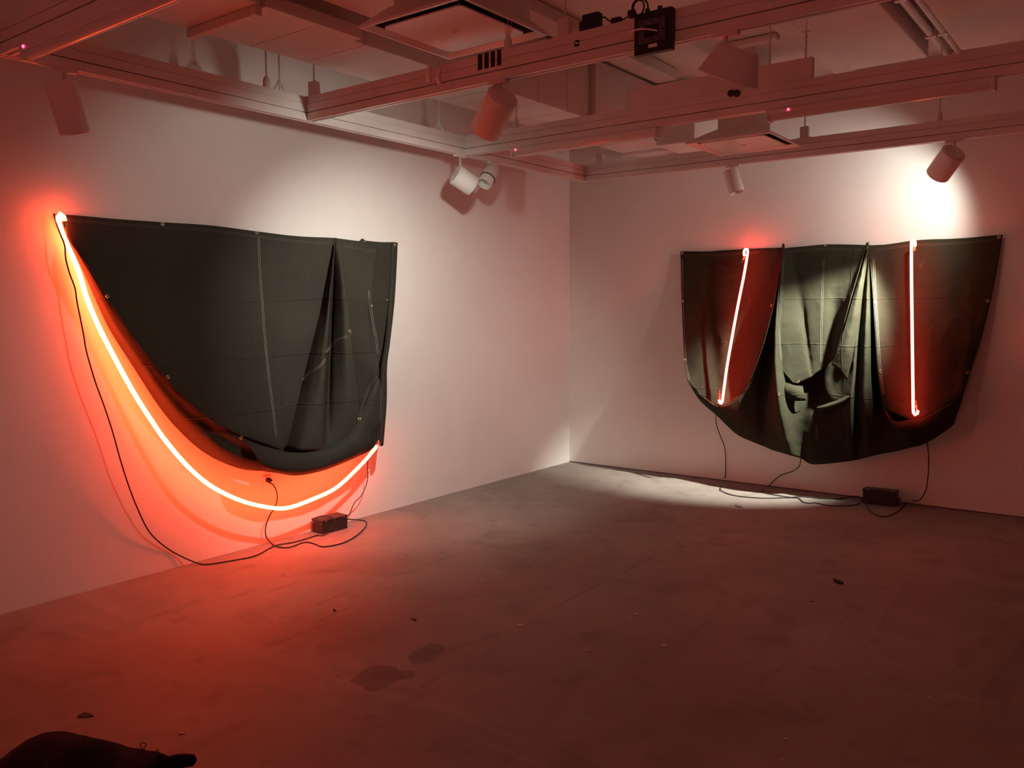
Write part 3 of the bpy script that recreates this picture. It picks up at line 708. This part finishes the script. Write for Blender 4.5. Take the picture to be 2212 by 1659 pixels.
    T.sheet('right_pouch', [
        [(1876,533,.05),(1884,620,.13),(1889,700,.185),(1895,790,.225),(1902,850,.235),(1912,880,.24)],
        [(1882,532,.045),(1892,620,.115),(1899,700,.165),(1906,790,.21),(1914,850,.23),(1924,889,.24)],
        [(1900,530,.04),(1908,620,.07),(1916,700,.11),(1926,790,.165),(1934,850,.205),(1942,897,.235)],
        [(1930,526,.035),(1934,620,.06),(1940,700,.085),(1948,790,.13),(1954,850,.185),(1958,903,.235)],
        [(1970,520,.03),(1970,620,.05),(1971,700,.075),(1973,790,.12),(1974,850,.17),(1976,907,.235)],
        [(2010,517,.03),(2008,620,.055),(2006,700,.085),(2004,780,.125),(2004,840,.17),(2006,897,.23)],
        [(2050,516,.03),(2046,610,.06),(2042,690,.08),(2036,770,.115),(2034,830,.155),(2033,883,.215)],
        [(2100,513,.03),(2090,600,.05),(2080,680,.07),(2070,750,.095),(2062,815,.13),(2058,868,.185)],
        [(2140,509,.03),(2124,590,.05),(2108,670,.065),(2094,740,.085),(2082,805,.115),(2074,856,.165)],
        [(2166,507,.03),(2152,590,.045),(2136,665,.06),(2117,740,.075),(2097,800,.10),(2081,852,.15)]], .005, 9, 70)
    for px, py in ((1692,533),(1873,531)):                        # knots where the folds are pinned
        p = R(px, py, .055); obj('fold_knot', MB().lathe(p+Vector((0,0,.03)), p-Vector((0,0,.05)), [(.0001,0),(.009,.008),(.012,.03),(.016,.06),(.0001,.08)], 12), CANV_R, T.t, True)
    T.done()
    for x, y in ((1474,547),(1474,651),(1479,777),(1783,530),(1873,536),(2158,512),(1902,802),(1667,660),(1631,797),(1724,825),(1890,654),(1886,657),(2134,650),(1683,852),(2090,805)): T.grommet(x, y)
    T.stitch([(1765,918),(1764,932),(1765,950)], n=20)
    T.stitch([(1887,560),(1891,640),(1895,700),(1900,780),(1908,850)], n=40)
    T.stitch([(1473,560),(1475,680),(1481,780),(1489,822)], n=40)
    T.stitch([(1692,560),(1687,640),(1684,720),(1688,780)], n=30, m=DTHREAD)
    T.stitch([(1779,560),(1776,650),(1774,740),(1774,785)], n=40, m=DTHREAD)
    T.stitch([(1505,846),(1528,860),(1548,874)], n=20, m=DTHREAD)
    T.stitch([(1480,552),(1560,550),(1640,545)], m=DTHREAD, n=30, r=.001); T.stitch([(1700,544),(1783,538),(1860,540)], m=DTHREAD, n=30, r=.001)
    T.stitch([(1890,540),(1970,530),(2060,526),(2155,518)], m=DTHREAD, n=50, r=.001)
    return T
RTP = right_canvas()

# ------------------------------------------------------------------ neon tubes
def neon(name, label, pts, m, r, fn, tails, loc):
    t = thing(name, label, 'neon tube', loc)
    P = [fn(*p) for p in pts]
    n = max(24, int(sum((a-b).length for a, b in zip(P, P[1:]))/.022))
    obj('tube', MB().tube(cr(P, n), r, 10), m, t, True)
    for tl in tails:
        q = [fn(*p) for p in tl]
        el = obj('electrode', MB().tube(cr(q, 8), r*.75, 8), GLASS_END, t, True)
        e = q[-1]; obj('wire_tail', MB().tube([e, e+(q[-1]-q[-2]).normalized()*.035], .002, 6), BRASS, el)
    return t
neon('curved_neon', 'long curved red neon tube hanging in an arc around the left canvas',
     [(139,476,.10),(137,468,.09),(131,462,.08),(126,468,.065),(129,486,.05),(143,524,.042),(169,584,.043),(188,645,.048),(212,703,.062),(247,772,.075),(287,845,.09),(323,902,.108),(360,955,.128),(411,1013,.155),(461,1053,.172),(525,1083,.188),(588,1097,.195),(626,1096,.20),(676,1078,.205),(727,1053,.21),(778,1006,.215),(806,974,.215),(813,964,.21),(808,962,.20),(804,968,.195)],
     NEONL, .0125, L, [[(139,477,.10),(140.5,485,.095),(142,492,.09)], [(803,969,.195),(801,974,.192),(798,979,.19)]], L(600,1098,.17))
neon('straight_neon', 'slanting straight red neon tube on the left fold of the right canvas',
     [(1608,552,.09),(1607,545,.10),(1609.5,539,.115),(1614,538,.12),(1615,546,.12),(1607,595,.125),(1595,655,.14),(1582,725,.17),(1570,795,.21),(1561,862,.265),(1559,870,.268),(1555,871,.262),(1553.5,864,.255)],
     NEONR, .0105, RD, [[(1608,552,.09),(1607,557,.085),(1605,561,.08)], [(1553.5,864,.255),(1554,857,.25),(1554.5,850,.24)]], R(1560,870,.26))
neon('straight_neon', 'vertical straight red neon tube on the right fold of the right canvas',
     [(1976,532,.09),(1977,525,.10),(1975,519,.115),(1970.5,517,.12),(1969,525,.12),(1969,600,.125),(1970,680,.14),(1971,760,.175),(1972,830,.215),(1973,888,.27),(1976,896,.275),(1981,895,.272),(1982.5,887,.265)],
     NEONR, .0105, RD, [[(1976,532,.09),(1976,537,.085),(1975.5,541,.08)], [(1982.5,887,.265),(1981,881,.255),(1980,875,.25)]], R(1974,895,.27))

# ------------------------------------------------------------------ transformers and cords
def box_on(name, label, a, b, wdir, dep_, h):
    a, b = Vector(a), Vector(b); ex = (b-a); wdir = Vector(wdir).normalized()
    t = thing(name, label, 'transformer', (a+b)/2+wdir*dep_/2)
    q = [a, b, b+wdir*dep_, a+wdir*dep_]
    obj('case', MB().prism([p+Vector((0,0,.001)) for p in q], (0,0,h)), BOXM, t, bevel=.003)
    e = ex.normalized()
    lid = [p + s1*e*.003 + s2*wdir*.003 for p, s1, s2 in zip(q, (-1,1,1,-1), (-1,-1,1,1))]
    ld = obj('lid', MB().prism([p+Vector((0,0,h-.012)) for p in lid], (0,0,.014)), BOXM, t, bevel=.002)
    for k in (.15,.85):
        s = a - e*.0035 + wdir*dep_*k + Vector((0,0,h-.022)); obj('screw', MB().lathe(s, s-e, [(.0001,-.001),(.004,0),(.003,.002),(.0001,.0025)], 8), BRASS, ld)
        s = a + ex*k - wdir*.0035 + Vector((0,0,h-.006)); obj('screw', MB().lathe(s, s-wdir, [(.0001,-.001),(.004,0),(.003,.002),(.0001,.0025)], 8), BRASS, ld)
    c = b + wdir*dep_*.5 + Vector((0,0,h*.45)); obj('mount_ear', MB().ring(c+e*.012, wdir, .010, .004, 14, 6), BOXM, t, True)
    return t, q
tl, ql = box_on('neon_transformer', 'black neon transformer box on the floor below the curved neon at the left wall', FL(697,1155), FL(751,1141), (-1,.06,0), .118, .096)
tr, qr = box_on('neon_transformer', 'black neon transformer box on the floor at the right wall below the right canvas', FL(1863,1087), FL(1934,1095), (0,1,0), .10, .115)

def cord(label, P, r=.0042, extra=None, n=None):
    n = n or max(30, int(sum((a-b).length for a, b in zip(P, P[1:]))/.03))
    t = thing('extension_cord', label, 'cord', P[-1])
    obj('cable', MB().tube(cr(P, n), r, 8), CORD, t, True)
    return t
z = .0055
cord('long black cord looping down the left wall from the upper end of the curved neon',
     [L(116,461,.04), L(121,480,.05), L(130,505,.07), L(140,530,.085), L(141.5,556,.085), L(150,590,.08), L(162,622,.08), L(166,650,.082), L(174,690,.085), L(181,725,.085), L(187,760,.085), L(205,822,.085), L(226,880,.082), L(243,932,.078), L(262,1000,.072), L(281,1058,.062), L(300,1105,.05), L(320,1145,.036), L(345,1172,.022), L(380,1196,.012), FL(425,1216,.012), FL(449,1219,z), FL(500,1211,z), FL(550,1201,z), FL(583,1184,z), FL(600,1177,z), FL(640,1170,z), FL(686,1156,z)])
q = Vector((.155,-3.27,0))
cord('black cord arching over the left transformer box',
     [FL(686,1156,z), FL(700,1156,.012), on(715,1143,0,.16), on(723,1128,0,.158), on(720,1119,0,.145), on(708,1115.5,0,.10), on(694,1115,0,.07), on(684,1118,0,.055), on(676,1123,0,.03)], .004)
cord('black cord plugged into the wall outlet below the left canvas, running to the left transformer',
     [L(581,1042,.05), L(590,1047,.075), L(597,1060,.085), L(599,1078,.085), L(594,1095,.08), L(582,1115,.07), L(574,1138,.05), L(575,1160,.03), FL(588,1175,z), FL(603,1182,z), FL(626,1182,z), FL(659,1171,z), FL(680,1175,z), FL(699,1181,z), FL(740,1173,z), FL(770,1157,z), FL(790,1137,z), FL(790,1126,z), FL(777,1123,z), FL(765,1122.5,.02), ql[2]*.55+ql[1]*.45+Vector((0,0,.06))])
cord('thin black cord from the lower end of the curved neon down to the left transformer',
     [L(803,968,.19), L(797,985,.13), L(794,1002,.10), L(794,1035,.09), L(787,1058,.085), L(777,1075,.08), L(767,1084,.075), L(760,1098,.065), L(752,1114,.06), ql[2]*.6+ql[1]*.4+Vector((0,0,.092))], .0032)
cord('black cord from the slanting neon down the right wall to the right transformer',
     [R(1552,876,.30), R(1547,895,.22), R(1546.5,908,.16), R(1549,922,.11), R(1556,942,.05), R(1565,965,.04), R(1567.5,990,.03), R(1567,1025,.02), R(1562,1042,.012), FL(1556,1056,.01), FL(1566,1064,z), FL(1590,1071,z), FL(1630,1075,z), FL(1665,1076,z), FL(1704,1074.5,z), FL(1724,1076,z), FL(1734,1084,z), FL(1746,1087,z), FL(1762,1086,z), FL(1790,1092,z), FL(1830,1092.5,z), FL(1855,1088,z), qr[0]*.97+qr[3]*.03+Vector((0,0,.03))], .004)
cord('black cord from behind the low point of the right canvas to the right transformer',
     [R(1731,990,.15), R(1729,998,.12), R(1726,1008,.07), R(1715,1017,.05), R(1700,1022,.04), R(1686,1027,.03), R(1672,1038,.02), R(1658,1052,.012), FL(1647,1060.5,.008), FL(1652,1065,z), FL(1680,1070,z), FL(1706,1074,.012), FL(1735,1073,z), FL(1780,1077,z), FL(1815,1077,z), FL(1845,1072,z), qr[0]*.35+qr[3]*.65+Vector((0,0,.03))], .004)
cord('black cord from the vertical neon down to the floor right of the right transformer',
     [R(1978,905,.27), R(2000,950,.16), R(2004,965,.07), R(2006,990,.05), R(2005,1025,.04), R(2001,1055,.03), R(1995,1070,.03), R(1986,1080,.05), R(1975,1082,.09), FL(1967,1080,.012), FL(1960,1082,.012), FL(1948,1098,z), FL(1930,1110,z), FL(1910,1116,z), FL(1890,1111,z), FL(1876,1099,z), qr[0]*.9+qr[1]*.1+Vector((0,0,.02))], .004)
# outlet with plug
p = L(577,1045,0)
o = thing('wall_outlet', 'small wall outlet with a black plug under the left canvas', 'outlet', p)
cp = obj('cover_plate', MB().box((.0005,p.y-.035,p.z-.057), (.006,p.y+.035,p.z+.057)), OUTLET, o, bevel=.002)
for dz in (-.026,.026): obj('socket', MB().box((.006,p.y-.017,p.z+dz-.014), (.0085,p.y+.017,p.z+dz+.014)), OUTLET, cp, bevel=.002)
obj('plug', MB().lathe((.0085,p.y,p.z+.026), (.06,p.y,p.z+.026), [(.0001,0),(.017,0),(.017,.02),(.008,.036),(.0042,.046),(.0001,.047)], 14), CORD, o, True)

# ------------------------------------------------------------------ floor litter
def chip(px, py, sx, sy, h, rot, label, m=CHIP, cat='debris'):
    p = FL(px, py, 0); bm = MB(); n = 9; poly = []
    for k in range(n):
        a = k*2*math.pi/n; rr = 1+.25*math.sin(3*a+px); v = Vector((math.cos(a)*sx*rr, math.sin(a)*sy*rr, 0)); v.rotate(Matrix.Rotation(rot, 3, 'Z')); poly.append(p+v+Vector((0,0,.0006)))
    tag(obj('floor_scrap', bm.prism(poly, (0,0,h)), m, bevel=.0015, origin=p), label, cat)
def stick(pts, r, label):
    P = [FL(x, y, r+.0006) for x, y in pts]
    tag(obj('floor_scrap', MB().tube(cr(P, 10), r, 6), CHIP, True, origin=P[0]) if False else obj('floor_scrap', MB().tube(cr(P, 10), r, 6), CHIP, origin=P[0]), label, 'debris')
chip(1809,1258,.040,.014,.012,-.62,'dark oblong scrap lying alone on the floor right of centre')
chip(895,1339,.020,.008,.004,-.3,'small dark flake on the floor above the two stains')
chip(723,1319,.022,.007,.003,-.4,'thin dark flake on the floor below the left transformer box')
chip(184,1546,.030,.020,.003,.5,'dark smudged scrap on the floor above the black bag')
stick([(1588,1092),(1593,1093.5),(1597,1095.5),(1602,1094)], .003, 'thin dark twig on the floor in front of the right canvas')
chip(1753,1300,.010,.006,.003,.3,'tiny dark crumb on the floor left of the dark oblong scrap')
WCH = mat('white_crumb', (.7,.66,.6), .7); noise_col(WCH, (.66,.62,.56), (.74,.7,.64), 60)
for x, y, s, lb in ((1269,1406,.011,'white paint crumb in the middle of the floor'),(1435,1395,.016,'flat white paint crumb on the floor right of the middle'),(1374,1327,.016,'pale crumb on the floor above and left of the flat white crumb'),
                    (729,1458,.010,'white crumb on the floor left of the larger stain'),(392,1585,.012,'white crumb on the floor above the bag cord'),(1696,1597,.010,'white crumb near the bottom of the floor on the right'),
                    (1047,1256,.012,'pale crumb on the floor in front of the far corner'),(1126,1352,.018,'pale streaky crumb on the floor above the middle crumb')):
    chip(x, y, s, s*.45, .003, .4, lb, WCH, 'crumb')

# ------------------------------------------------------------------ bag at the lower left
def bag():
    D = 2.62
    ridge = [(-60,1676),(-20,1656),(0,1641),(30,1620),(62,1600),(95,1585),(125,1577.5),(150,1582),(175,1588),(205,1595),(235,1603),(270,1611),(300,1619),(330,1624),(352,1632),(368,1640),(385,1657),(392,1672)]
    R_ = [dep(x, y, D + .02*math.sin(i*1.3)) for i, (x, y) in enumerate(ridge)]
    fwd = Vector((FW.x, FW.y, 0)).normalized(); rows = []
    for i, p in enumerate(R_):
        p = Vector((p.x, p.y, max(p.z, .012)))
        col = []
        for k in range(15):                               # back floor line, over the ridge, to front floor line
            a = math.pi*k/14; c = math.cos(a); s_ = math.sin(a)
            w_ = (.01+.12*p.z) if c > 0 else (.26+.5*p.z)
            q = p + fwd*(c*w_); q.z = .002 + (p.z-.002)*(s_**.75)
            q.z += .35*p.z*.12*noise.noise(q*7) * (1 if k not in (0,14) else 0); q.z = max(q.z, .002) if k in (0,14) else q.z
            col.append(q)
        rows.append(col)
    rows = [cru([r[j] for r in rows], 60) for j in range(15)]
    for j in range(1, 14):
        for p in rows[j]: p.z = max(.003, p.z + .006*noise.noise(p*22))
    t = thing('cloth_bag', 'black cloth bag slumped on the floor at the lower left corner of the view', 'bag', Vector((R_[6].x, R_[6].y, 0)))
    obj('body', MB().grid(rows), BAG, t, True, solid=.003)
    a, b = dep(350,1652,D-.03), dep(418,1642,D-.03)
    P = cr([a, (a+b)/2+Vector((0,0,.004)), b], 12)
    obj('padded_handle', MB().tube([P[0]-(P[1]-P[0])*.2]+P+[P[-1]+(P[-1]-P[-2])*.9], [.006]+[.017+.004*math.sin(i/11*math.pi) for i in range(12)]+[.006], 12), BAG, t, True)
    c = dep(309,1610,D); obj('cord_loop', MB().ring(c, -FW, .0085, .0016, 20, 6).tube([dep(311,1616,D), dep(313,1622,D)], .0016, 6), CORD, t, True)
    obj('cord_loop', MB().tube(cr([dep(326,1626,D), dep(336,1623,D), dep(343,1619.5,D), dep(342,1624,D), dep(337,1630,D)], 14), .0014, 6), CORD, t, True)
bag()
